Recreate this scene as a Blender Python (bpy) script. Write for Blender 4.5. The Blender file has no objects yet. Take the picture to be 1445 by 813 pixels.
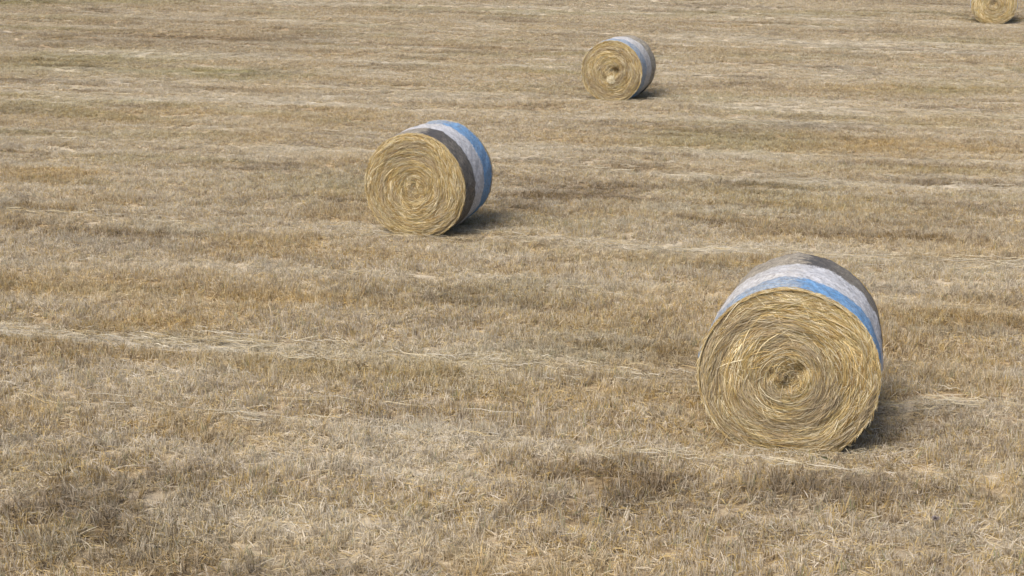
import bpy, math, random
import numpy as np

R = math.radians
rng = np.random.default_rng(7)
random.seed(7)
scene = bpy.context.scene
COL = scene.collection

# ------------------------------------------------------------------ camera numbers
F_PX, W_PX, H_PX = 2250.0, 1445.0, 813.0
CAM_Z = 4.2
PITCH = math.atan((406.5 + 180.0) / F_PX)
CP, SP = math.cos(PITCH), math.sin(PITCH)
ROW = R(-15.5)                       # direction of the mown rows (x axis turned)
CU, SU = math.cos(ROW), math.sin(ROW)


# ------------------------------------------------------------------ small numpy noise
def _hash(ix, iy, seed):
    h = (ix * 374761393 + iy * 668265263 + seed * 1274126177) & 0xFFFFFFFF
    h = ((h ^ (h >> 13)) * 1274126177) & 0xFFFFFFFF
    h = (h ^ (h >> 16)) & 0xFFFFFFFF
    return h.astype(np.float64) / 4294967295.0


def noise(x, y, seed=0):
    """value noise, 0..1"""
    x = np.asarray(x, float); y = np.asarray(y, float)
    fx, fy = np.floor(x), np.floor(y)
    ix, iy = fx.astype(np.int64), fy.astype(np.int64)
    tx, ty = x - fx, y - fy
    tx = tx * tx * (3 - 2 * tx); ty = ty * ty * (3 - 2 * ty)
    a = _hash(ix, iy, seed); b = _hash(ix + 1, iy, seed)
    c = _hash(ix, iy + 1, seed); d = _hash(ix + 1, iy + 1, seed)
    return (a * (1 - tx) + b * tx) * (1 - ty) + (c * (1 - tx) + d * tx) * ty


def fbm(x, y, seed=0, octv=4):
    s = 0.0; amp = 0.5; tot = 0.0
    for o in range(octv):
        s = s + amp * noise(x * 2 ** o + 17.3 * o, y * 2 ** o - 9.1 * o, seed + o)
        tot += amp; amp *= 0.55
    return s / tot


def sstep(a, b, x):
    t = np.clip((x - a) / (b - a), 0, 1)
    return t * t * (3 - 2 * t)


# bales: (picture x and y of the foot of the front face, its width there, real width, length, turn)
BALES = [(1106, 648, 251, 1.30, 1.20, R(14.5)), (586, 335, 148.5, 1.30, 1.20, R(16.5)), (862, 144, 88, 1.30, 1.20, R(19)), (1400.5, 35, 62, 1.30, 1.20, R(16))]


def bale_spot(px, py, s_px, width, length, yaw):
    d = F_PX * width / s_px; q = (py - H_PX / 2) / F_PX
    return ((px - W_PX / 2) / F_PX * d + math.sin(yaw) * length / 2, d * (CP - q * SP) + math.cos(yaw) * length / 2, CAM_Z - d * (SP + q * CP))


RESTS = [bale_spot(*b) for b in BALES]


# ------------------------------------------------------------------ terrain
def base_h(y):
    y = np.asarray(y, float)
    yy = np.clip(y, -5, 62)
    z = 0.0013 * yy ** 2 - 0.0841 * yy - 3.2196 + CAM_Z
    far = np.clip(y - 62, 0, None)
    return z + 0.077 * 60 * (1 - np.exp(-far / 60.0))


def terrain(x, y):
    x = np.asarray(x, float); y = np.asarray(y, float)
    u = x * CU + y * SU; v = -x * SU + y * CU
    n = (fbm(u / 3.0, v / 1.1, 11, 3) - 0.5) * 0.09
    n = n + (fbm(x / 0.55, y / 0.55, 23, 3) - 0.5) * 0.075
    h = base_h(y) + n
    for (bx, by, bz) in RESTS:                       # the ground is pressed level where a bale lies
        g = np.exp(-(((x - bx) ** 2 + (y - by) ** 2) / 1.15 ** 2) ** 1.5)
        h = h * (1 - g) + (bz + .3 * n) * g
    return h


def unproject(px, py):
    """where the sight line through a picture point meets the field"""
    r = (px - W_PX / 2) / F_PX; q = (py - H_PX / 2) / F_PX
    dx, dy, dz = r, CP - q * SP, -SP - q * CP
    t = 5.0
    for _ in range(4000):
        if CAM_Z + dz * t < base_h(dy * t): break
        t += 0.03
    return dx * t, dy * t, t


def to_px(x, y, z):
    """picture place of a point, to keep the density of the stubble where it matters"""
    d = y * CP - (z - CAM_Z) * SP
    return W_PX / 2 + F_PX * x / d, H_PX / 2 - F_PX * (y * SP + (z - CAM_Z) * CP) / d, d


# ------------------------------------------------------------------ field cover: tone patches and streaks
# (centre x, y, half-width, half-height in the photograph, kind, strength) -> patches laid on the ground
PATCHES = []
for (px, py, ex, ey, kind, k) in [
    (60, 728, 120, 26, 'dark', 1.2), (210, 690, 110, 26, 'dark', .7), (170, 640, 90, 18, 'dark', .3),
    (850, 690, 70, 22, 'dark', 1.3), (1160, 700, 120, 24, 'dark', 1.1), (990, 715, 120, 30, 'dark', .35),
    (1250, 745, 60, 18, 'dark', .5), (300, 800, 220, 22, 'gold', .7), (700, 800, 220, 25, 'gold', .5),
    (560, 590, 120, 14, 'dark', .4), (420, 600, 70, 10, 'gold', .6),
    (220, 462, 140, 7, 'gold', 1.2), (390, 430, 80, 14, 'gold', 1.3), (50, 482, 90, 6, 'gold', 1.2), (960, 520, 130, 9, 'gold', .9),
    (200, 405, 260, 24, 'gold', .6), (900, 455, 180, 26, 'gold', .5), (1360, 430, 90, 26, 'gold', .7),
    (1350, 545, 110, 14, 'gold', .7), (700, 415, 160, 20, 'olive', .35), (860, 485, 120, 22, 'olive', .35),
    (745, 288, 70, 16, 'dark', .7), (810, 275, 70, 12, 'dark', .6), (800, 318, 110, 14, 'olive', .4),  # two dark patches just right of the second bale
    (480, 262, 110, 20, 'olive', .55), (240, 315, 120, 14, 'dark', .2),
    (1055, 260, 70, 12, 'dark', .8), (1080, 272, 120, 20, 'olive', .5), (1320, 318, 70, 12, 'dark', .6), (1330, 340, 130, 26, 'gold', .4),
    (1090, 180, 60, 10, 'dark', .5), (1060, 200, 110, 16, 'olive', .7), (1300, 210, 160, 14, 'gold', .9), (960, 195, 60, 12, 'olive', .4),
    (1280, 128, 230, 7, 'gold', 1.0), (1340, 128, 120, 6, 'olive', .7), (1180, 300, 200, 20, 'olive', .2),
    (290, 102, 120, 6, 'olive', 1.0), (150, 82, 130, 8, 'olive', .9), (60, 95, 90, 8, 'olive', .7), (40, 112, 60, 4, 'dark', .7),
    (230, 160, 240, 8, 'gold', .8), (420, 172, 120, 6, 'gold', .6), (60, 245, 90, 10, 'gold', .5), (90, 190, 110, 8, 'olive', .4),
    (330, 58, 140, 7, 'dark', .45), (100, 60, 130, 9, 'dark', .4), (300, 30, 90, 5, 'dark', .35), (150, 2, 140, 4, 'olive', .9),
    (90, 25, 100, 4, 'olive', .5), (440, 50, 60, 8, 'dark', .35),
    (1130, 20, 130, 4, 'olive', .7), (1290, 4, 60, 3, 'dark', .5), (960, 45, 40, 4, 'dark', .5), (1120, 80, 120, 5, 'olive', .5),
    (700, 45, 110, 6, 'gold', .3), (760, 125, 90, 6, 'olive', .4), (1260, 45, 110, 5, 'dark', .3),
    (60, 700, 40, 10, 'dark', .6), (1090, 685, 60, 8, 'gold', .5),
    (1000, 605, 90, 30, 'gold', .5), (1390, 700, 80, 18, 'gold', .7), (1400, 795, 70, 20, 'dark', .3),
    (520, 640, 160, 22, 'pale', .35), (180, 545, 180, 26, 'pale', .35), (560, 665, 110, 18, 'pale', .2),
    (1190, 640, 180, 10, 'pale', .6), (680, 215, 130, 9, 'pale', .6), (1100, 150, 160, 8, 'pale', .5),
    (1050, 10, 300, 8, 'pale', .4), (900, 360, 180, 6, 'pale', .6), (260, 140, 250, 7, 'pale', .5),
]:
    x, y, d = unproject(px, py)
    x1, y1, d1 = unproject(px, py - ey)
    x2, y2, d2 = unproject(px, py + ey)
    PATCHES.append((x, y, ex / F_PX * d, max(0.12, (y1 - y2) / 2), kind, k))

# pale windrow lines of raked straw: (point, half-width, strength, start and end along the row)
LINES = []
for (px, py, hw, k, u0, u1) in [
    (300, 490, .24, 1.0, -18, -6.0), (700, 519, .22, .55, -6.2, -1.4), (1400, 578, .22, .6, -.4, 12),
    (960, 352, .18, .8, -5.0, 16), (700, 338, .12, .45, -12, -4), (150, 315, .16, .3, -9, 3),
    (250, 583, .10, .4, -6, .8), (1000, 216, .25, .45, -14, 14), (760, 238, .3, .5, -6, 4), (300, 120, .35, .5, -20, 4),
    (500, 150, .3, .45, -20, 16), (300, 207, .22, .45, -16, 4), (1250, 105, .4, .55, -6, 26), (1100, 62, .5, .5, -8, 30),
    (560, 37, .5, .5, -26, 10), (560, 88, .4, .4, -24, 4), (1180, 160, .3, .4, -2, 20), (600, 8, .6, .45, -30, 30),
    (1000, 648, .16, .08, -3, 8), (430, 385, .16, .2, -10, 6),
]:
    x, y, d = unproject(px, py)
    LINES.append((-x * SU + y * CU, hw, k, x * CU + y * SU + 0 * u0, u0, u1))


def cover(x, y):
    """weights of dark, gold, olive and pale cover at ground points"""
    x = np.asarray(x, float); y = np.asarray(y, float)
    u = x * CU + y * SU; v = -x * SU + y * CU
    wx = x + (fbm(x / .8, y / .8, 51, 3) - .5) * 1.1
    wy = y + (fbm(x / .7, y / .7, 61, 3) - .5) * 0.9
    out = {k: np.zeros_like(x) for k in ('dark', 'gold', 'olive', 'pale', 'line')}
    for (cx, cy, ex, ey, kind, k) in PATCHES:
        q = ((wx - cx) / ex) ** 2 + ((wy - cy) / ey) ** 2
        out[kind] += k * np.exp(-q * .9)
    rough = fbm(u / 1.6, v / .35, 77, 3)
    for (v0, hw, k, uc, u0, u1) in LINES:
        wob = (fbm(u / 2.5, v0 * 3.1 + 0 * u, 91, 2) - .5) * .5 * hw * 4
        a = np.exp(-((v - v0 - wob) / hw) ** 2)
        out['line'] += k * a * sstep(u0 - 1.2, u0 + .6, u) * (1 - sstep(u1 - .6, u1 + 1.2, u)) * (0.5 + rough)
    out['pale'] += out['line']
    out['gold'] *= 1 - .8 * np.clip(out['line'], 0, 1); out['dark'] *= 1 - .8 * np.clip(out['line'], 0, 1)
    # the general mottling, stretched along the rows
    n1 = fbm(u / 2.6, v / .55, 101, 4); n2 = fbm(u / 1.9, v / .8, 131, 4)
    n3 = fbm(u / 4.2, v / 1.1, 151, 4); n4 = fbm(u / 3.4, v / .38, 171, 4)
    far = sstep(18, 40, y)
    out['dark'] += sstep(.53, .74, n1) * (.68 - .1 * far)
    out['gold'] += sstep(.48, .72, n2) * .65 + .16 + .16 * (1 - sstep(9, 19, y))
    out['olive'] += sstep(.58, .8, n3) * (.35 + .45 * far)
    out['pale'] += sstep(.52, .74, n4) * .6
    n5 = fbm(u / 2.6, v / .17, 191, 3); n6 = fbm(x / .35, y / .3, 193, 3)
    out['dark'] += sstep(.60, .80, n5) * (.3 + .2 * far) + sstep(.62, .8, n6) * .45 * (1 - far)
    out['pale'] += sstep(.60, .80, fbm(u / 3.2, v / .18, 197, 3)) * (.4 + .5 * far)
    out['gold'] *= 1 - .5 * far  # gold tint weakens with distance down the field
    return {k: np.clip(a, 0, 1.3) for k, a in out.items()}


# ------------------------------------------------------------------ mesh and material helpers
def mesh_from(name, verts, faces, mat, parent=None, smooth=False, attrs=None, link=True):
    """one mesh object from arrays; faces is a list of (n x k) index arrays"""
    me = bpy.data.meshes.new(name)
    verts = np.asarray(verts, np.float32)
    fl = [np.asarray(f, np.int32) for f in faces if len(f)]
    loops = np.concatenate([f.ravel() for f in fl])
    sizes = np.concatenate([np.full(len(f), f.shape[1], np.int32) for f in fl])
    starts = np.concatenate([[0], np.cumsum(sizes)[:-1]]).astype(np.int32)
    me.vertices.add(len(verts)); me.vertices.foreach_set('co', verts.ravel())
    me.loops.add(len(loops)); me.loops.foreach_set('vertex_index', loops)
    me.polygons.add(len(sizes)); me.polygons.foreach_set('loop_start', starts)
    me.update(calc_edges=True)
    me.validate()
    if smooth: me.polygons.foreach_set('use_smooth', np.ones(len(me.polygons), bool))
    for k, a in (attrs or {}).items():
        a = np.asarray(a, np.float32)
        if a.ndim == 1:
            at = me.attributes.new(k, 'FLOAT', 'POINT'); at.data.foreach_set('value', a)
        else:
            at = me.attributes.new(k, 'FLOAT_COLOR', 'POINT')
            at.data.foreach_set('color', np.c_[a, np.ones(len(a))].astype(np.float32).ravel())
    if mat: me.materials.append(mat)
    o = bpy.data.objects.new(name, me)
    if link: COL.objects.link(o)
    if parent: o.parent = parent
    return o


def ribbons(path, width, side):
    """flat straws: path (n,k,3), width (n,) and side (n,3) -> verts, quads; ends tapered"""
    n, k, _ = path.shape
    tap = np.ones(k); tap[0] = .55; tap[-1] = .3
    off = side[:, None, :] * (width[:, None] * .5 * tap)[:, :, None]
    v = np.stack([path - off, path + off], 2).reshape(n * k * 2, 3)
    b = (np.arange(n) * k * 2)[:, None] + (np.arange(k - 1) * 2)[None]
    b = b.ravel()
    return v, np.stack([b, b + 1, b + 3, b + 2], 1)


class Nodes:
    def __init__(s, name):
        s.m = bpy.data.materials.new(name); s.m.use_nodes = True
        s.t = s.m.node_tree; s.t.nodes.clear()
        s.out = s.t.nodes.new('ShaderNodeOutputMaterial')

    def n(s, typ, **kw):
        nd = s.t.nodes.new(typ)
        for k, v in kw.items():
            if k.startswith('in_'):
                key = k[3:]
                nd.inputs[int(key) if key.isdigit() else key.replace('_', ' ')].default_value = v
            else: setattr(nd, k, v)
        return nd

    def l(s, a, b): s.t.links.new(a, b)

    def attr(s, name, typ='GEOMETRY'):
        return s.n('ShaderNodeAttribute', attribute_name=name, attribute_type=typ)

    def math(s, op, a, b=None, clamp=False):
        nd = s.n('ShaderNodeMath', operation=op, use_clamp=clamp)
        for i, v in enumerate((a, b)):
            if v is None: continue
            if hasattr(v, 'links'): s.l(v, nd.inputs[i])
            else: nd.inputs[i].default_value = v
        return nd.outputs[0]

    def mix(s, f, a, b, blend='MIX'):
        nd = s.n('ShaderNodeMix', data_type='RGBA', blend_type=blend, clamp_factor=True)
        for i, v in ((0, f), (6, a), (7, b)):
            if hasattr(v, 'links'): s.l(v, nd.inputs[i])
            elif i == 0: nd.inputs[0].default_value = v
            else: nd.inputs[i].default_value = (*v, 1) if len(v) == 3 else v
        return nd.outputs[2]

    def ramp(s, f, stops, interp='LINEAR'):
        nd = s.n('ShaderNodeValToRGB'); cr = nd.color_ramp; cr.interpolation = interp
        while len(cr.elements) > 1: cr.elements.remove(cr.elements[-1])
        for i, (p, c) in enumerate(stops):
            e = cr.elements[0] if i == 0 else cr.elements.new(p)
            e.position = p; e.color = (*c, 1)
        s.l(f, nd.inputs[0]); return nd.outputs[0]

    def tex(s, scale, detail=3, vec=None, rough=.6):
        nd = s.n('ShaderNodeTexNoise'); nd.inputs['Scale'].default_value = scale
        nd.inputs['Detail'].default_value = detail; nd.inputs['Roughness'].default_value = rough
        if vec is not None: s.l(vec, nd.inputs['Vector'])
        return nd.outputs[0]


def leafy(N, col, trans=.25, spec=.0):
    """dry straw: matt, a little light coming through"""
    d = N.n('ShaderNodeBsdfDiffuse'); t = N.n('ShaderNodeBsdfTranslucent'); mx = N.n('ShaderNodeMixShader')
    N.l(col, d.inputs[0]); N.l(col, t.inputs[0]); mx.inputs[0].default_value = trans
    N.l(d.outputs[0], mx.inputs[1]); N.l(t.outputs[0], mx.inputs[2])
    N.l(mx.outputs[0], N.out.inputs[0])


def tint_nodes(N, base, src):
    """turn a straw colour towards the cover tones of this spot"""
    dk, gd, ol, pl = (N.attr(k, src).outputs['Fac'] for k in ('dark', 'gold', 'olive', 'pale'))
    c = N.mix(N.math('MULTIPLY', gd, .62, True), base, N.mix(1.0, base, (.92, .805, .56), 'MULTIPLY'))
    c = N.mix(N.math('MULTIPLY', ol, .60, True), c, N.mix(1.0, c, (.70, .74, .54), 'MULTIPLY'))
    c = N.mix(N.math('MULTIPLY', dk, .72, True), c, N.mix(1.0, c, (.45, .41, .37), 'MULTIPLY'))
    c = N.mix(N.math('MULTIPLY', pl, .42, True), c, (.65, .61, .51))
    return c


# stubble
N = Nodes('dry_stubble')
r = N.attr('rnd').outputs['Fac']
STUB = [(0, (.22, .173, .122)), (.08, (.38, .311, .22)), (.22, (.50, .438, .34)), (.40, (.59, .532, .43)),
        (.50, (.68, .62, .52)), (.57, (.57, .455, .235)), (.76, (.54, .42, .20)), (.81, (.56, .512, .45)), (.90, (.75, .695, .59)), (.97, (.60, .555, .44)), (1, (.28, .30, .16))]
c = N.ramp(r, STUB)
geo = N.n('ShaderNodeNewGeometry')
nz = N.tex(9.0, 2, geo.outputs['Position'])
c = N.mix(1.0, c, N.ramp(nz, [(.3, (.74, .70, .66)), (.7, (1.12, 1.12, 1.12))]), 'MULTIPLY')
c = tint_nodes(N, c, 'INSTANCER')
leafy(N, c, .36)
M_STUB = N.m

# ground under the stubble
N = Nodes('field_litter')
geo = N.n('ShaderNodeNewGeometry')
n1 = N.tex(14, 5, geo.outputs['Position']); n2 = N.tex(1.3, 4, geo.outputs['Position'])
c = N.ramp(n1, [(.28, (.17, .125, .08)), (.5, (.33, .265, .18)), (.72, (.48, .41, .29))])
c = N.mix(1.0, c, N.ramp(n2, [(.3, (.75, .74, .7)), (.7, (1.1, 1.06, 1.0))]), 'MULTIPLY')
c = tint_nodes(N, c, 'GEOMETRY')
d = N.n('ShaderNodeBsdfDiffuse'); N.l(c, d.inputs[0])
bp = N.n('ShaderNodeBump'); bp.inputs['Strength'].default_value = .7; bp.inputs['Distance'].default_value = .05
N.l(n1, bp.inputs['Height']); N.l(bp.outputs[0], d.inputs['Normal']); N.l(d.outputs[0], N.out.inputs[0])
M_GROUND = N.m

# loose straws coloured one by one
N = Nodes('loose_straw')
leafy(N, N.attr('col').outputs['Color'], .25)
M_STRAW = N.m

# compressed hay of the bales: base under the straws
N = Nodes('packed_hay')
tc = N.n('ShaderNodeTexCoord')
h1 = N.tex(60, 4, tc.outputs['Object'])
c = N.ramp(h1, [(.3, (.12, .082, .038)), (.5, (.28, .20, .095)), (.7, (.42, .32, .16))])
d = N.n('ShaderNodeBsdfDiffuse'); N.l(c, d.inputs[0])
bp = N.n('ShaderNodeBump'); bp.inputs['Strength'].default_value = .8; bp.inputs['Distance'].default_value = .02
N.l(h1, bp.inputs['Height']); N.l(bp.outputs[0], d.inputs['Normal']); N.l(d.outputs[0], N.out.inputs[0])
M_HAY = N.m


def net_material(name, order, phi0, edge, BLACK):
    """striped bale net: thirds of blue, white and black mesh with hay showing through; doubled past its loose end"""
    N = Nodes(name)
    t = N.attr('along').outputs['Fac']; ph = N.attr('around').outputs['Fac']; sh = N.attr('turn').outputs['Fac']
    tc = N.n('ShaderNodeTexCoord'); P = tc.outputs['Object']
    rag = N.tex(55, 3, P); mid = N.tex(7, 3, P)
    mp = N.n('ShaderNodeMapping'); mp.inputs['Scale'].default_value = (1, 7, 1); N.l(P, mp.inputs[0])
    streak = N.tex(9, 5, mp.outputs[0], .75)
    tt = N.math('ADD', t, N.math('MULTIPLY', N.math('SUBTRACT', rag, .5), .11))
    tt = N.math('ADD', tt, N.math('MULTIPLY', N.math('SUBTRACT', mid, .5), .05))
    BLUE, WHITE, HAY = (.098, .27, .51), (.47, .47, .485), (.38, .31, .20)
    cols = {'b': BLUE, 'w': WHITE, 'k': BLACK, 'h': HAY}
    stops = []; pos = 0.0
    for ch, frac in order:
        if stops: stops.append((min(.999, pos + .010), cols[ch]))
        else: stops.append((0.0, cols[ch]))
        pos += frac
        if pos < .995: stops.append((pos - .010, cols[ch]))
    netc = N.ramp(tt, stops)
    # the hay below
    st = N.n('ShaderNodeMapping'); N.l(P, st.inputs[0]); st.inputs['Scale'].default_value = (1, 1, 1)
    hn = N.tex(38, 5, P, .7)
    hay = N.ramp(hn, [(.3, (.22, .18, .125)), (.5, (.38, .335, .255)), (.7, (.54, .49, .39))])
    # how closely the threads cover the hay
    fine = N.tex(150, 2, P); big = N.tex(4.5, 3, P)
    endn = N.math('ADD', ph, N.math('MULTIPLY', N.math('SUBTRACT', N.tex(16, 4, P, .7), .5), .10))
    dbl = N.ramp(endn, [(max(0, phi0 - .012), (0, 0, 0)), (phi0 + .012, (1, 1, 1)), (edge, (1, 1, 1)), (min(1, edge + .03), (0.3, .3, .3))])
    opac = N.math('ADD', N.math('MULTIPLY', fine, 1.3), N.math('MULTIPLY', big, .5))
    opac = N.math('ADD', opac, N.math('MULTIPLY', N.math('SUBTRACT', streak, .5), 1.3))
    opac = N.math('ADD', opac, N.math('MULTIPLY', dbl, .42))
    opac = N.math('SUBTRACT', opac, .50, True)
    wh = N.ramp(tt, [(p, (1, 1, 1) if cc in (WHITE,) else (.0, 0, 0)) for p, cc in stops])
    opac = N.math('ADD', opac, N.math('MULTIPLY', wh, .32), True)
    c = N.mix(opac, hay, netc)
    c = N.mix(1.0, c, N.ramp(N.tex(26, 4, P, .75), [(.3, (.50, .48, .46)), (.55, (1, 1, 1)), (.75, (1.12, 1.12, 1.12))]), 'MULTIPLY')
    # the torn end of the net: gathered dark threads in the black third
    blk = N.ramp(tt, [(p, (1, 1, 1) if cc in (BLACK,) else (.0, 0, 0)) for p, cc in stops])
    endr = N.math('ADD', endn, N.math('MULTIPLY', N.math('SUBTRACT', N.tex(40, 4, P, .8), .5), .10))
    torn = N.ramp(endr, [(phi0 - .012, (0, 0, 0)), (phi0 + .004, (1, 1, 1)), (phi0 + .03, (.75, .75, .75)), (phi0 + .075, (.0, .0, .0))])
    c = N.mix(N.math('MULTIPLY', N.math('MULTIPLY', blk, torn), .8, True), c, (.045, .042, .043))
    b = N.n('ShaderNodeBsdfPrincipled'); N.l(c, b.inputs['Base Color'])
    b.inputs['Roughness'].default_value = .62; b.inputs['Specular IOR Level'].default_value = .25
    bp = N.n('ShaderNodeBump'); bp.inputs['Strength'].default_value = .8; bp.inputs['Distance'].default_value = .02
    N.l(N.math('ADD', hn, N.math('MULTIPLY', fine, .4)), bp.inputs['Height']); N.l(bp.outputs[0], b.inputs['Normal'])
    N.l(b.outputs[0], N.out.inputs[0])
    return N.m


# ------------------------------------------------------------------ the field: one sheet out to the horizon
def axis(a, b, step, far):
    mid = list(np.arange(a, b + 1e-6, step)); g = step
    lo, hi = [], []; p = a
    while p > -far: g *= 1.35; p -= g; lo.append(p)
    g = step; p = b
    while p < far: g *= 1.35; p += g; hi.append(p)
    return np.array(lo[::-1] + mid + hi)


xs = axis(-26, 26, .16, 2500); ys = axis(5, 78, .16, 2500)
GX, GY = np.meshgrid(xs, ys)
gz = terrain(GX, GY)
nx, ny = len(xs), len(ys)
idx = np.arange(nx * ny).reshape(ny, nx)
quads = np.stack([idx[:-1, :-1], idx[:-1, 1:], idx[1:, 1:], idx[1:, :-1]], -1).reshape(-1, 4)
cv = cover(GX.ravel(), GY.ravel())
ground = mesh_from('ground', np.stack([GX, GY, gz], -1).reshape(-1, 3), [quads], M_GROUND, smooth=True, attrs=cv)
ground['kind'] = 'structure'

# ------------------------------------------------------------------ stubble
def stub_patch(name, n_up, n_lie, hgt, lean, size=.27):
    V, Fq, Ft, RN = [], [], [], []
    n = n_up
    # blades stand in small tufts
    nt = max(6, n // 9)
    tc_ = rng.uniform(-size / 2, size / 2, (nt, 2)); ti = rng.integers(0, nt, n)
    tcol = rng.uniform(0, 1, nt); tlean = rng.normal(0, .20, (nt, 2))
    p = tc_[ti] + rng.normal(0, .014, (n, 2))
    h = hgt * rng.lognormal(0, .32, n); w = rng.uniform(.0032, .0066, n)
    ang = rng.uniform(0, 2 * np.pi, n)
    ln = tlean[ti] * lean + rng.normal(0, .15, (n, 2)) * lean
    base = np.c_[p, np.full(n, -.012)]
    top = np.c_[p + ln * h[:, None], h]
    mid = (base + top) / 2; mid[:, :2] -= ln * h[:, None] * .12
    side = np.c_[np.cos(ang), np.sin(ang), np.zeros(n)]
    v = np.stack([base - side * w[:, None] * .5, base + side * w[:, None] * .5,
                  mid - side * w[:, None] * .5, mid + side * w[:, None] * .5, top - side * w[:, None] * .22, top + side * w[:, None] * .22], 1)
    b = np.arange(n) * 6
    Fq.append(np.stack([b, b + 1, b + 3, b + 2], 1)); Fq.append(np.stack([b + 2, b + 3, b + 5, b + 4], 1))
    V.append(v.reshape(-1, 3))
    rr = np.clip(np.where(rng.random(n) < .72, tcol[ti] + rng.normal(0, .08, n), rng.uniform(0, 1, n)), 0, 1)
    RN.append(np.repeat(rr, 6))
    if n_lie:
        m = n_lie
        c0 = np.c_[rng.uniform(-size / 2, size / 2, (m, 2)), rng.uniform(.004, hgt * .75, m)]
        a = rng.normal(0, .9, m); L = rng.uniform(.04, .13, m)
        dr = np.c_[np.cos(a), np.sin(a), rng.normal(0, .22, m)]
        tt = np.linspace(-.5, .5, 3)
        path = c0[:, None] + dr[:, None] * (L[:, None] * tt)[:, :, None]
        path[:, 1, 2] += L * .06
        sd = np.c_[-np.sin(a), np.cos(a), rng.normal(0, .3, m)]
        v2, q2 = ribbons(path, rng.uniform(.004, .0075, m), sd)
        off = sum(len(x) for x in V)
        V.append(v2); Fq.append(q2 + off)
        r2 = np.clip(rng.normal(.58, .2, m), 0, 1); RN.append(np.repeat(r2, 6))
    return mesh_from(name, np.concatenate(V), Fq, M_STUB, attrs={'rnd': np.concatenate(RN)}, link=False)


lib = bpy.data.collections.new('stubble_tufts')
NV = 7
for i in range(NV): lib.objects.link(stub_patch('tuft_%02d' % i, 290, 80, .052, 1.15))
for i in range(NV): lib.objects.link(stub_patch('tuft_%02d' % (NV + i), 220, 130, .044, 1.6))
for i in range(4): lib.objects.link(stub_patch('tuft_%02d' % (2 * NV + i), 130, 50, .050, 1.6))

pts = []
for (y0, y1, sp) in ((7.0, 30, .21), (30, 52, .235), (52, 80, .30)):
    yy = np.arange(y0, y1, sp)
    for k, y in enumerate(yy):
        hw = .335 * y + 3.2
        x = np.arange(-hw, hw, sp)
        pts.append(np.c_[x + rng.uniform(-.5, .5, len(x)) * sp, y + rng.uniform(-.5, .5, len(x)) * sp, np.full(len(x), sp / .22)])
pts = np.concatenate(pts)
PX, PY, PS = pts.T
pc = cover(PX, PY)
cl = fbm(PX / .42, PY / .42, 201, 3); cl2 = fbm(PX / 1.5, PY / 1.0, 211, 3)
hs = .50 + .95 * cl + .40 * (cl2 - .5)
hs *= 1 - .2 * np.clip(pc['pale'], 0, 1) - .45 * np.clip(pc['line'], 0, 1) + .15 * np.clip(pc['gold'], 0, 1)
hs *= 1 - .45 * sstep(11, 30, PY)
for (bx, by, bz) in RESTS: hs *= 1 - .5 * np.exp(-(((PX - bx) ** 2 + (PY - by) ** 2) / .95 ** 2) ** 2)
flat = np.clip(pc['pale'] * .45 + pc['line'] * .6 + .05 + (fbm(PX / .9, PY / .6, 221, 3) - .5) * 1.0, 0, 1)
kind = rng.random(len(PX))
ii = np.where(kind < flat, NV + rng.integers(0, NV, len(PX)), rng.integers(0, NV, len(PX)))
sparse = rng.random(len(PX)) < np.clip(pc['dark'] - .25, 0, .7)
ii = np.where(sparse, 2 * NV + rng.integers(0, 4, len(PX)), ii)
PZ = terrain(PX, PY)
me = bpy.data.meshes.new('stubble')
me.vertices.add(len(PX)); me.vertices.foreach_set('co', np.c_[PX, PY, PZ].astype(np.float32).ravel())
def put(k, a, t='FLOAT'):
    at = me.attributes.new(k, t, 'POINT'); at.data.foreach_set('value', np.asarray(a, np.int32 if t == 'INT' else np.float32))
for k in pc: put(k, pc[k])
put('which', ii, 'INT'); put('spin', rng.uniform(-.55, .55, len(PX)) + np.where(rng.random(len(PX)) < .5, np.pi, 0) + ROW)
sc = me.attributes.new('size', 'FLOAT_VECTOR', 'POINT')
s_xy = PS * rng.uniform(.95, 1.2, len(PX))
sc.data.foreach_set('vector', np.c_[s_xy, s_xy, hs * np.sqrt(PS)].astype(np.float32).ravel())
stub = bpy.data.objects.new('stubble', me); COL.objects.link(stub)
stub['kind'] = 'stuff'; stub['label'] = 'short dry straw coloured stubble covering the whole mown field'; stub['category'] = 'stubble'

ng = bpy.data.node_groups.new('scatter', 'GeometryNodeTree')
ng.interface.new_socket('Geometry', in_out='INPUT', socket_type='NodeSocketGeometry')
ng.interface.new_socket('Geometry', in_out='OUTPUT', socket_type='NodeSocketGeometry')
gi, go = ng.nodes.new('NodeGroupInput'), ng.nodes.new('NodeGroupOutput')
ci = ng.nodes.new('GeometryNodeCollectionInfo'); ci.inputs['Collection'].default_value = lib
ci.inputs['Separate Children'].default_value = True; ci.inputs['Reset Children'].default_value = True
ip = ng.nodes.new('GeometryNodeInstanceOnPoints'); ip.inputs['Pick Instance'].default_value = True
def named(k, t):
    nd = ng.nodes.new('GeometryNodeInputNamedAttribute'); nd.data_type = t; nd.inputs['Name'].default_value = k
    return nd.outputs['Attribute']
cx = ng.nodes.new('ShaderNodeCombineXYZ'); ng.links.new(named('spin', 'FLOAT'), cx.inputs['Z'])
er = ng.nodes.new('FunctionNodeEulerToRotation'); ng.links.new(cx.outputs[0], er.inputs[0])
ng.links.new(gi.outputs[0], ip.inputs['Points']); ng.links.new(ci.outputs[0], ip.inputs['Instance'])
ng.links.new(named('which', 'INT'), ip.inputs['Instance Index'])
ng.links.new(er.outputs[0], ip.inputs['Rotation']); ng.links.new(named('size', 'FLOAT_VECTOR'), ip.inputs['Scale'])
ng.links.new(ip.outputs[0], go.inputs[0])
md = stub.modifiers.new('scatter', 'NODES'); md.node_group = ng

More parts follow.
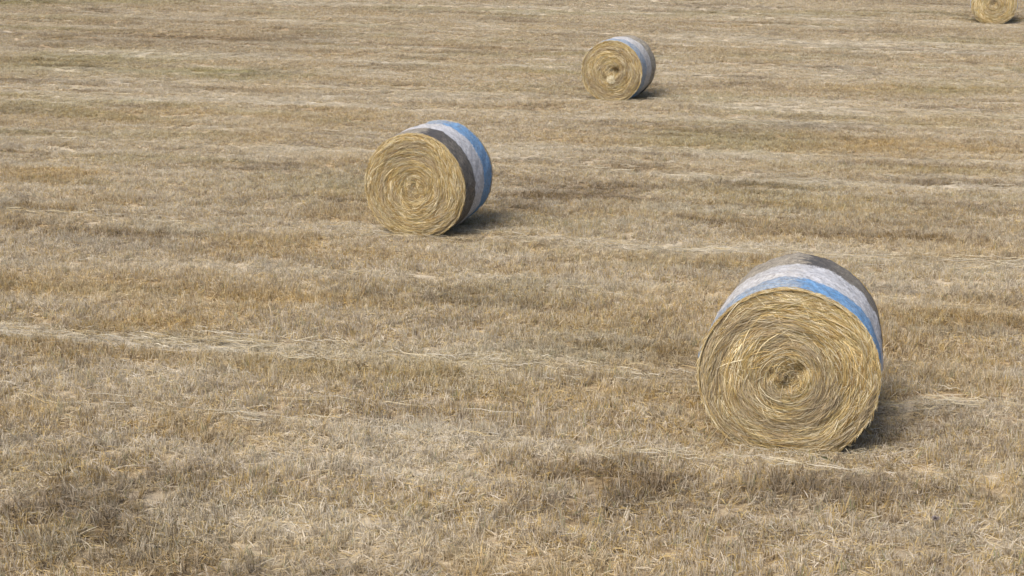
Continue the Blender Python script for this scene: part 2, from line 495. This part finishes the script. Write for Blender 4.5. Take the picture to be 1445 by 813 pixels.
# ------------------------------------------------------------------ straw left lying on the stubble
PAL = np.array([(.70, .62, .44), (.62, .53, .36), (.56, .45, .26), (.74, .67, .52), (.50, .38, .20), (.60, .55, .45)])
def lying(n_cand, x, y, ang, L, w, lift):
    n = len(x)
    k = 5; tt = np.linspace(-.5, .5, k)
    bend = rng.normal(0, .14, n)
    lx = L[:, None] * tt; ly = bend[:, None] * L[:, None] * (tt ** 2 - .1) * 2
    px = x[:, None] + np.cos(ang)[:, None] * lx - np.sin(ang)[:, None] * ly
    py = y[:, None] + np.sin(ang)[:, None] * lx + np.cos(ang)[:, None] * ly
    pz = base_h(py) + (terrain(px, py) - base_h(py)) * .8 + lift[:, None] + rng.normal(0, .006, (n, k))
    sd = np.c_[-np.sin(ang), np.cos(ang), rng.normal(0, .35, n)]
    v, q = ribbons(np.stack([px, py, pz], -1), w, sd)
    col = PAL[rng.integers(0, len(PAL), n)] * rng.uniform(.52, .84, (n, 1))
    return v, q, np.repeat(col, k * 2, 0)

LX, LY, LA, LL, LW, LH = [], [], [], [], [], []
for (v0, hw, k, uc, u0, u1) in LINES:
    depth = v0 / CU
    dens = 520 if depth < 20 else (170 if depth < 35 else 60)
    n = int((u1 - u0 + 2) * hw * 2 * dens * k)
    u = rng.uniform(u0 - 1, u1 + 1, n); v = v0 + rng.normal(0, .75, n) * hw
    v = v + (fbm(u / 2.5, v0 * 3.1 + 0 * u, 91, 2) - .5) * .5 * hw * 4
    keep = rng.random(n) < np.clip(1.9 * (fbm(u / .9, v / .3, 301, 3) - .28), 0.04, 1)
    u, v = u[keep], v[keep]; n = len(u)
    LX.append(u * CU - v * SU); LY.append(u * SU + v * CU); LA.append(ROW + rng.normal(0, .32, n))
    LL.append(rng.uniform(.07, .28, n) * (1 + depth / 60)); LW.append(rng.uniform(.003, .0055, n) * (1 + depth / 40)); LH.append(rng.uniform(.025, .075, n))
n = 1500                                             # single straws everywhere
y = 8 + 34 * rng.random(n) ** 1.7; x = rng.uniform(-1, 1, n) * (.335 * y + 1)
LX.append(x); LY.append(y); LA.append(ROW + rng.normal(0, .75, n)); LL.append(rng.uniform(.06, .18, n))
LW.append(rng.uniform(.0025, .0045, n)); LH.append(rng.uniform(.03, .07, n))
for (bx, by, bz), b in zip(RESTS, BALES):            # straw spilt at the foot of each bale
    n = 260 if by < 25 else 90
    q = rng.uniform(-.62, .62, n); o = -.62 - np.abs(rng.normal(0, .12, n)); side = rng.random(n) < .25
    q2 = np.where(side, np.sign(q) * (.42 + np.abs(rng.normal(0, .14, n))), q); o = np.where(side, rng.uniform(-.6, .6, n), o)
    ca, sa = math.cos(b[5]), math.sin(b[5])
    LX.append(bx + q2 * ca + o * sa); LY.append(by - q2 * sa + o * ca); LA.append(rng.normal(0, .7, n) - b[5])
    LL.append(rng.uniform(.06, .24, n)); LW.append(rng.uniform(.003, .005, n)); LH.append(rng.uniform(.01, .05, n))
# thin lines of longer straws drawn out along the row, in front of the left windrow
for (px, py, cnt) in ((120, 560, 9), (330, 590, 9), (540, 578, 6), (400, 565, 6)):
    x0, y0, _ = unproject(px, py)
    s = rng.normal(0, .5, cnt)
    LX.append(x0 + s * CU); LY.append(y0 + s * SU + rng.normal(0, .03, cnt)); LA.append(ROW + rng.normal(0.02, .08, cnt))
    LL.append(rng.uniform(.25, .6, cnt)); LW.append(rng.uniform(.003, .005, cnt)); LH.append(rng.uniform(.05, .075, cnt))
v, q, c = lying(0, *(np.concatenate(a) for a in (LX, LY, LA, LL, LW, LH)))
loose = mesh_from('loose_straw', v, [q], M_STRAW, attrs={'col': c})
loose['kind'] = 'stuff'; loose['label'] = 'pale loose straw lying in thin raked lines across the stubble'; loose['category'] = 'straw'

# ------------------------------------------------------------------ round bales
# all lie with their axis nearly square to the rows
HAYPAL = np.array([(.50, .37, .165), (.60, .48, .25), (.68, .58, .36), (.42, .29, .12), (.54, .40, .17),
                   (.74, .66, .46), (.32, .22, .10), (.46, .38, .19), (.56, .48, .33)])


def make_bale(which, ratio, order, phi0, edge, n_clump, sw, centre, seed, label, taper=(1.0, 1.0), black=(.068, .062, .059), plug=None):
    px, py, s_px, width, length, YAW = BALES[which]
    rg = np.random.default_rng(seed)
    cx_, cy_, cz_ = RESTS[which]
    root = bpy.data.objects.new('hay_bale', None); COL.objects.link(root)
    root.empty_display_size = .3
    root.location = (cx_, cy_, cz_ - .012); root.rotation_euler = (0, 0, -YAW)
    root['label'] = label; root['category'] = 'hay bale'; root['group'] = 'round hay bales on the mown field'
    A, Bh = width / 2, width * ratio / 2

    def prof(al, grow=0.0):
        """outline of the bale: a circle slumped under its own weight"""
        w = 1 + (noise(np.cos(al) * 1.7 + 5, np.sin(al) * 1.7 + 5, seed) - .5) * .035 + (noise(np.cos(al) * 5 + 9, np.sin(al) * 5 + 3, seed + 1) - .5) * .012
        x = (A * w + grow) * np.cos(al) * (1 + .012 * -np.sin(al))
        z = (Bh * w + grow) * np.sin(al)
        fl = -Bh * .988
        z = np.where(z < fl, fl + (z - fl) * .35, z)
        return x, z + Bh * .992

    def xz(rho, al):
        x, z = prof(al); zc = Bh * .992
        return x * rho, zc + (z - zc) * rho

    def depth(rho, al):
        """how far the face stands out at this place (metres, out of the bale)"""
        f = .035 * (1 - rho ** 2) - .03 * sstep(.9, 1.0, rho)
        ring = noise(rho * 11 + al * .35, al * .9 / 1.0, seed + 3) - .5
        f = f + ring * (.028 if which == 0 else .015) + (noise(rho * 26, np.sin(al) * 3 + np.cos(al) * 2, seed + 4) - .5) * .016
        X, Z = rho * np.cos(al), rho * np.sin(al)
        for (hx, hz, hr, hd) in centre:
            f = f - hd * np.exp(-(((X - hx) ** 2 + (Z - hz) ** 2) / hr ** 2))
        return f

    # packed hay body: barrel and two ends in one mesh
    na, nr = 144, 22
    al = np.linspace(0, 2 * np.pi, na, endpoint=False)
    rings, fc = [], []
    def ring(rho, yv):
        x, z = xz(rho, al) if not np.isscalar(rho) or True else None
        return np.stack([x, np.broadcast_to(yv, al.shape), z], -1)
    rhos = np.linspace(.02, 1, nr)
    for rho in rhos: rings.append(ring(rho, -length / 2 - depth(np.full(na, rho), al)))
    nbar = 9
    for t in np.linspace(0, 1, nbar)[1:-1]: rings.append(ring(.995, -length / 2 + t * length))
    for rho in rhos[::-1]: rings.append(ring(rho, length / 2 + depth(np.full(na, rho), al + 2)))
    Vb = np.concatenate(rings); k = len(rings)
    ib = np.arange(k * na).reshape(k, na); jn = np.roll(ib, -1, 1)
    qb = np.stack([ib[:-1], jn[:-1], jn[1:], ib[1:]], -1).reshape(-1, 4)
    def tap(P):
        f = np.clip(P[..., 1] / length + .5, 0, 1.05)
        P = P.copy(); P[..., 0] *= 1 + (taper[0] - 1) * f; P[..., 2] *= 1 + (taper[1] - 1) * f
        return P
    Vb = tap(Vb)
    # straws wound round the two ends
    PV, PQ, PC = [Vb], [qb], [np.zeros((len(Vb), 3))]
    HV, HQ, HC = [], [], []
    hoff = 0
    for end, cnt in ((-1, n_clump), (1, max(120, n_clump // 3))):
        m = cnt
        rc = np.sqrt(rg.uniform(.0, 1.0, m)) * .995; ac = rg.uniform(0, 2 * np.pi, m)
        # broad rings of one colour, as the layers were rolled in
        tone = fbm(rc * 9 + ac * .22, ac * .55 + 0 * rc, seed + 7, 3)
        ci_ = rg.integers(0, len(HAYPAL), m)
        ccol = HAYPAL[ci_] * (0.66 + .66 * tone)[:, None]
        # more golden-brown at the upper edge and right, paler lower down
        dull = sstep(.5, .68, fbm(rc * 5 + 3, ac * 1.1, seed + 12, 3))[:, None] * .7
        ccol = ccol * (1 - dull) + np.array((.36, .29, .20)) * dull * (.7 + .6 * tone)[:, None]
        flow = rg.normal(.05, .13, m) + (noise(rc * 5, ac * 2, seed + 9) - .5) * .5
        messy = rc < .22
        flow = np.where(messy, flow + rg.normal(0, .55, m), flow)
        per = 11
        n = m * per
        rep = lambda a: np.repeat(a, per, 0)
        r0 = np.clip(rep(rc) + rg.normal(0, .016, n), .004, 1.0); a0 = rep(ac) + rg.normal(0, .07, n) / np.maximum(rep(rc), .12)
        fl = rep(flow) + rg.normal(0, .10, n)
        wild = rg.random(n) < .05
        fl = np.where(wild, fl + rg.normal(0, .6, n), fl)
        L = rg.lognormal(-2.05, .45, n) * np.where(r0 < .2, .55, 1.0)
        kk = 6; tt = np.linspace(-.5, .5, kk)
        arc = L[:, None] * tt / A
        rr = np.clip(r0[:, None] + arc * np.sin(fl)[:, None], .002, 1.012)
        aa = a0[:, None] + arc * np.cos(fl)[:, None] / np.maximum(r0[:, None], .07)
        x, z = xz(rr, aa)
        lift = rg.gamma(1.4, .0055, n)
        yv = depth(rr, aa + (0 if end < 0 else 2)) + lift[:, None] + .002 - (lift * .8)[:, None] * (2 * np.abs(tt)) ** 3
        yv = np.where(wild[:, None], yv + .008, yv)
        path = np.stack([x, end * (length / 2 + yv), z], -1)
        tg = path[:, -1] - path[:, 0]; tg /= np.linalg.norm(tg, axis=1)[:, None] + 1e-9
        nrm = np.c_[rg.normal(0, .25, n), np.full(n, float(end)), rg.normal(0, .25, n)]
        sd = np.cross(tg, nrm); sd /= np.linalg.norm(sd, axis=1)[:, None] + 1e-9
        v, qd = ribbons(path, rg.uniform(.6, 1.35, n) * sw, sd)
        cc = rep(ccol) * rg.uniform(*((.68, 1.28) if which == 0 else (.82, 1.16)), (n, 1))
        sw_ = rg.random(n) < .3
        cc = np.where(sw_[:, None], HAYPAL[rg.integers(0, len(HAYPAL), n)] * rg.uniform(.7, 1.1, (n, 1)), cc)
        HV.append(v); HQ.append(qd + hoff); HC.append(np.repeat(cc, kk * 2, 0)); hoff += len(v)
    if plug:                                         # a pale twist of straw standing out of the hollow middle
        n = 260; r0 = plug[2] * np.sqrt(rg.random(n)); t0 = rg.uniform(0, 2 * np.pi, n); an = rg.normal(1.9, .5, n)
        cxp = (plug[0] + r0 * np.cos(t0)) * A; czp = Bh * .992 + (plug[1] + r0 * np.sin(t0)) * Bh
        tt = np.linspace(-.5, .5, 4); L = rg.uniform(.04, .11, n)
        path = np.stack([cxp[:, None] + np.cos(an)[:, None] * L[:, None] * tt, np.broadcast_to((-length / 2 - .075 - rg.uniform(0, .03, n) + .03 * (r0 / plug[2]) ** 2)[:, None], (n, 4)), czp[:, None] + np.sin(an)[:, None] * L[:, None] * tt], -1)
        v, qd = ribbons(path, np.full(n, .008), np.c_[-np.sin(an), rg.normal(0, .3, n), np.cos(an)])
        HV.append(v); HQ.append(qd + hoff); HC.append(np.repeat(np.array((.72, .65, .47)) * rg.uniform(.8, 1.1, (n, 1)), 8, 0)); hoff += len(v)
    # frayed rim: straws standing off the edge of the front end
    n = int(n_clump * .45)
    a0 = rg.uniform(0, 2 * np.pi, n); kk = 4; tt = np.linspace(0, 1, kk)
    L = rg.uniform(.05, .16, n); out = rg.uniform(.004, .036, n) * rg.random(n) ** .6
    sgn = np.where(rg.random(n) < .5, 1, -1)
    aa = a0[:, None] + sgn[:, None] * L[:, None] * tt / A
    rr = .985 + (out[:, None] * tt ** 1.5) / A
    x, z = xz(rr, aa)
    yv = -length / 2 + .012 - rg.uniform(-.02, .035, n)[:, None] * tt
    path = np.stack([x, yv, np.maximum(z, .01)], -1)
    tg = path[:, -1] - path[:, 0]; tg /= np.linalg.norm(tg, axis=1)[:, None] + 1e-9
    sd = np.cross(tg, np.c_[np.zeros(n), -np.ones(n), rg.normal(0, .5, n)]); sd /= np.linalg.norm(sd, axis=1)[:, None]
    v, qd = ribbons(path, rg.uniform(.6, 1.1, n) * sw, sd)
    HV.append(v); HQ.append(qd + hoff); HC.append(np.repeat(HAYPAL[rg.integers(0, 6, n)], kk * 2, 0)); hoff += len(v)

    mesh_from('hay_roll', Vb, [qb], M_HAY, root, smooth=True)
    mesh_from('wound_straw', tap(np.concatenate(HV)), [np.concatenate(HQ)], M_STRAW, root, attrs={'col': np.concatenate(HC)})

    # net wrap: thin skin round the barrel, rolling over both rims
    na, nt = 420, 44
    al = np.linspace(0, 2 * np.pi, na, endpoint=False); t = np.linspace(0, 1, nt)
    T, AL = np.meshgrid(t, al, indexing='ij')
    rim = .020 * (sstep(.025, 0, T) + sstep(.975, 1, T))
    bul = (noise(T * 14, np.cos(AL) * 2 + np.sin(AL) * 1.3, seed + 20) - .5) * .018 + (fbm(np.cos(AL) * 6 + T * 7, np.sin(AL) * 6 - T * 5, seed + 22, 3) - .5) * .030 + .010 * np.sin(T * np.pi)
    x, z = prof(AL, 0.0); zc = Bh * .992
    sc_ = 1 + (bul + .008 - rim) / A
    Vn = np.stack([x * sc_, (T - .5) * (length - .012) * .985 * (1 + 0 * AL), zc + (z - zc) * sc_], -1).reshape(-1, 3)
    i0 = np.arange(nt * na).reshape(nt, na); j0 = np.roll(i0, -1, 1)
    qn = np.stack([i0[:-1], j0[:-1], j0[1:], i0[1:]], -1).reshape(-1, 4)
    around = ((np.pi * 1.5 - AL) / (2 * np.pi)) % 1.0          # 0 under the bale, rising over the left side to the top (.5) and down the right
    mesh_from('net_wrap', tap(Vn), [qn], net_material('striped_net', order, phi0, edge, black), root, smooth=True,
              attrs={'along': T.ravel(), 'around': around.ravel(), 'turn': (.5 + .5 * np.sin(AL)).ravel()})
    return root


BWK = [('b', .27), ('w', .36), ('k', .37)]
KWB = [('k', .31), ('w', .33), ('b', .30), ('h', .06)]
b1 = make_bale(0, 1.0, BWK, .515, .93, 2500, .0034, [(.04, .0, .14, .035), (.16, .1, .06, .05), (-.02, -.1, .05, .04), (-.2, .02, .05, .03)], 31,
               'nearest and largest round bale, blue stripe at front rim, frayed black patch on top', (.938, .99), (.115, .10, .085))
b2 = make_bale(1, 1.0, KWB, .525, .97, 2500, .0036, [(0, .06, .06, .03), (0, .05, .2, .02)], 47,
               'round bale with black net stripe at its front rim and blue stripe at the back', (.99, 1.0))
b3 = make_bale(2, .985, BWK, .86, .96, 1500, .0050, [(.17, .02, .12, .13), (-.16, -.22, .09, .05), (0, .1, .12, .03), (.0, -.24, .10, -.05)], 59,
               'distant round bale with blue and white net and a pale plug in its hollow centre', black=(.12, .11, .095), plug=(.02, -.24, .105))
b4 = make_bale(3, .95, BWK, .45, .96, 900, .0065, [(0, 0, .12, .05)], 71,
               'farthest round bale at the upper right corner, only its straw end showing')

# ------------------------------------------------------------------ small things in the stubble
def straw_part(name, paths, w, cols, parent=None, nrm=(0, -1, .3)):
    V, Q, C = [], [], []; off = 0
    for p, ww, cc in zip(paths, w, cols):
        p = np.asarray(p, float)[None]
        tg = p[0, -1] - p[0, 0]; sd = np.cross(tg, nrm); sd /= np.linalg.norm(sd)
        v, q = ribbons(p, np.array([ww]), sd[None])
        v2, q2 = ribbons(p, np.array([ww * .8]), np.cross(sd, tg / np.linalg.norm(tg))[None])
        for a, b in ((v, q), (v2, q2)):
            V.append(a); Q.append(b + off); C.append(np.repeat([cc], len(a), 0)); off += len(a)
    return mesh_from(name, np.concatenate(V), [np.concatenate(Q)], M_STRAW, parent, attrs={'col': np.concatenate(C)})


# dead weed with a dark seed head, lower right
x, y, _ = unproject(1318, 757)
z = float(terrain(x, y))
weed = bpy.data.objects.new('dead_weed', None); COL.objects.link(weed); weed.location = (x, y, z)
weed['label'] = 'small dead weed with a dark rounded head standing in stubble at lower right'; weed['category'] = 'weed'
ps, ws, cs = [], [], []
for i in range(22):
    a = rng.uniform(0, 2 * np.pi); r0 = rng.uniform(0, .03); bow = rng.uniform(.015, .075); h = rng.uniform(.05, .12)
    ps.append([(r0 * math.cos(a), r0 * math.sin(a), -.01), (bow * math.cos(a), bow * math.sin(a), h * .45), (bow * 1.3 * math.cos(a), bow * 1.3 * math.sin(a), h * .8), (bow * 1.5 * math.cos(a), bow * 1.5 * math.sin(a), h)])
    ws.append(.0045); cs.append(np.array((.55, .46, .30)) * rng.uniform(.6, 1.1))
straw_part('stem', ps, ws, cs, weed)
ps, ws, cs = [], [], []
for i in range(40):
    a = rng.uniform(0, 2 * np.pi); e = rng.uniform(-.1, 1.4); r1 = .028
    dv = np.array((math.cos(a) * math.cos(e), math.sin(a) * math.cos(e), math.sin(e) * .7))
    c0 = np.array((0, 0, .085))
    if i == 0: ps.append([(0, 0, -.01), (.004, 0, .04), c0]); ws.append(.006); cs.append(np.array((.30, .24, .16)))
    ps.append([c0, c0 + dv * r1 * .6, c0 + dv * r1]); ws.append(.009); cs.append(np.array((.25, .215, .20)) * rng.uniform(.6, 1.6))
straw_part('seed_head', ps, ws, cs, weed)

# dark leaf blade with pale straws at the foot of the nearest bale
x, y, _ = unproject(1172, 642)
z = float(terrain(x, y))
o = straw_part('grass_blade', [[(-.06, .03, .075), (-.02, .01, .066), (.02, -.01, .055), (.055, -.025, .04)]], [.022], [(.09, .095, .05)], None, (0, -.4, 1))
o.location = (x, y, z); o['label'] = 'dark green grass blade lying at the front foot of the nearest bale'; o['category'] = 'grass blade'

x, y, _ = unproject(381, 452)
z = float(terrain(x, y))
o = straw_part('dry_stalk', [[(.01, 0, -.01), (.012, 0, .06), (-.006, 0, .12), (.004, 0, .18)]], [.009], [(.74, .64, .44)])
o.location = (x, y, z); o['label'] = 'single pale stalk standing upright above brown stubble at left of centre'; o['category'] = 'stalk'

# ------------------------------------------------------------------ light
LD = np.array((.48, .52, -1.0)); LD /= np.linalg.norm(LD)
sun_el = math.asin(-LD[2]); sun_az = math.atan2(-LD[0], -LD[1])
sl = bpy.data.lights.new('sun', 'SUN'); sl.energy = 2.0; sl.angle = R(38); sl.color = (1.0, .97, .93)
so = bpy.data.objects.new('sun', sl); COL.objects.link(so); so.location = (-20, -10, 40)
from mathutils import Vector
so.rotation_euler = Vector(LD).to_track_quat('-Z', 'Y').to_euler()
w = bpy.data.worlds.new('World'); scene.world = w; w.use_nodes = True
nt = w.node_tree; bg = nt.nodes['Background']
sky = nt.nodes.new('ShaderNodeTexSky'); sky.sky_type = 'NISHITA'; sky.sun_disc = False
sky.sun_elevation = sun_el; sky.sun_rotation = sun_az % (2 * math.pi)
sky.air_density = .9; sky.dust_density = 4.0; sky.ozone_density = .6
nt.links.new(sky.outputs[0], bg.inputs[0]); bg.inputs[1].default_value = .085

# ------------------------------------------------------------------ camera
cam = bpy.data.cameras.new('camera'); co = bpy.data.objects.new('camera', cam); COL.objects.link(co)
cam.sensor_width = 36; cam.lens = F_PX / W_PX * 36; cam.clip_end = 6000; cam.clip_start = .1
co.location = (0, 0, CAM_Z); co.rotation_euler = (math.pi / 2 - PITCH, 0, 0)
scene.camera = co
vs = scene.view_settings
vs.view_transform = 'Standard'; vs.look = 'None'; vs.gamma = 1; vs.use_curve_mapping = False; vs.exposure = 1.12
scene.render.engine = 'CYCLES'
scene.cycles.max_bounces = 5; scene.cycles.diffuse_bounces = 3; scene.cycles.transmission_bounces = 3
scene.cycles.use_denoising = True
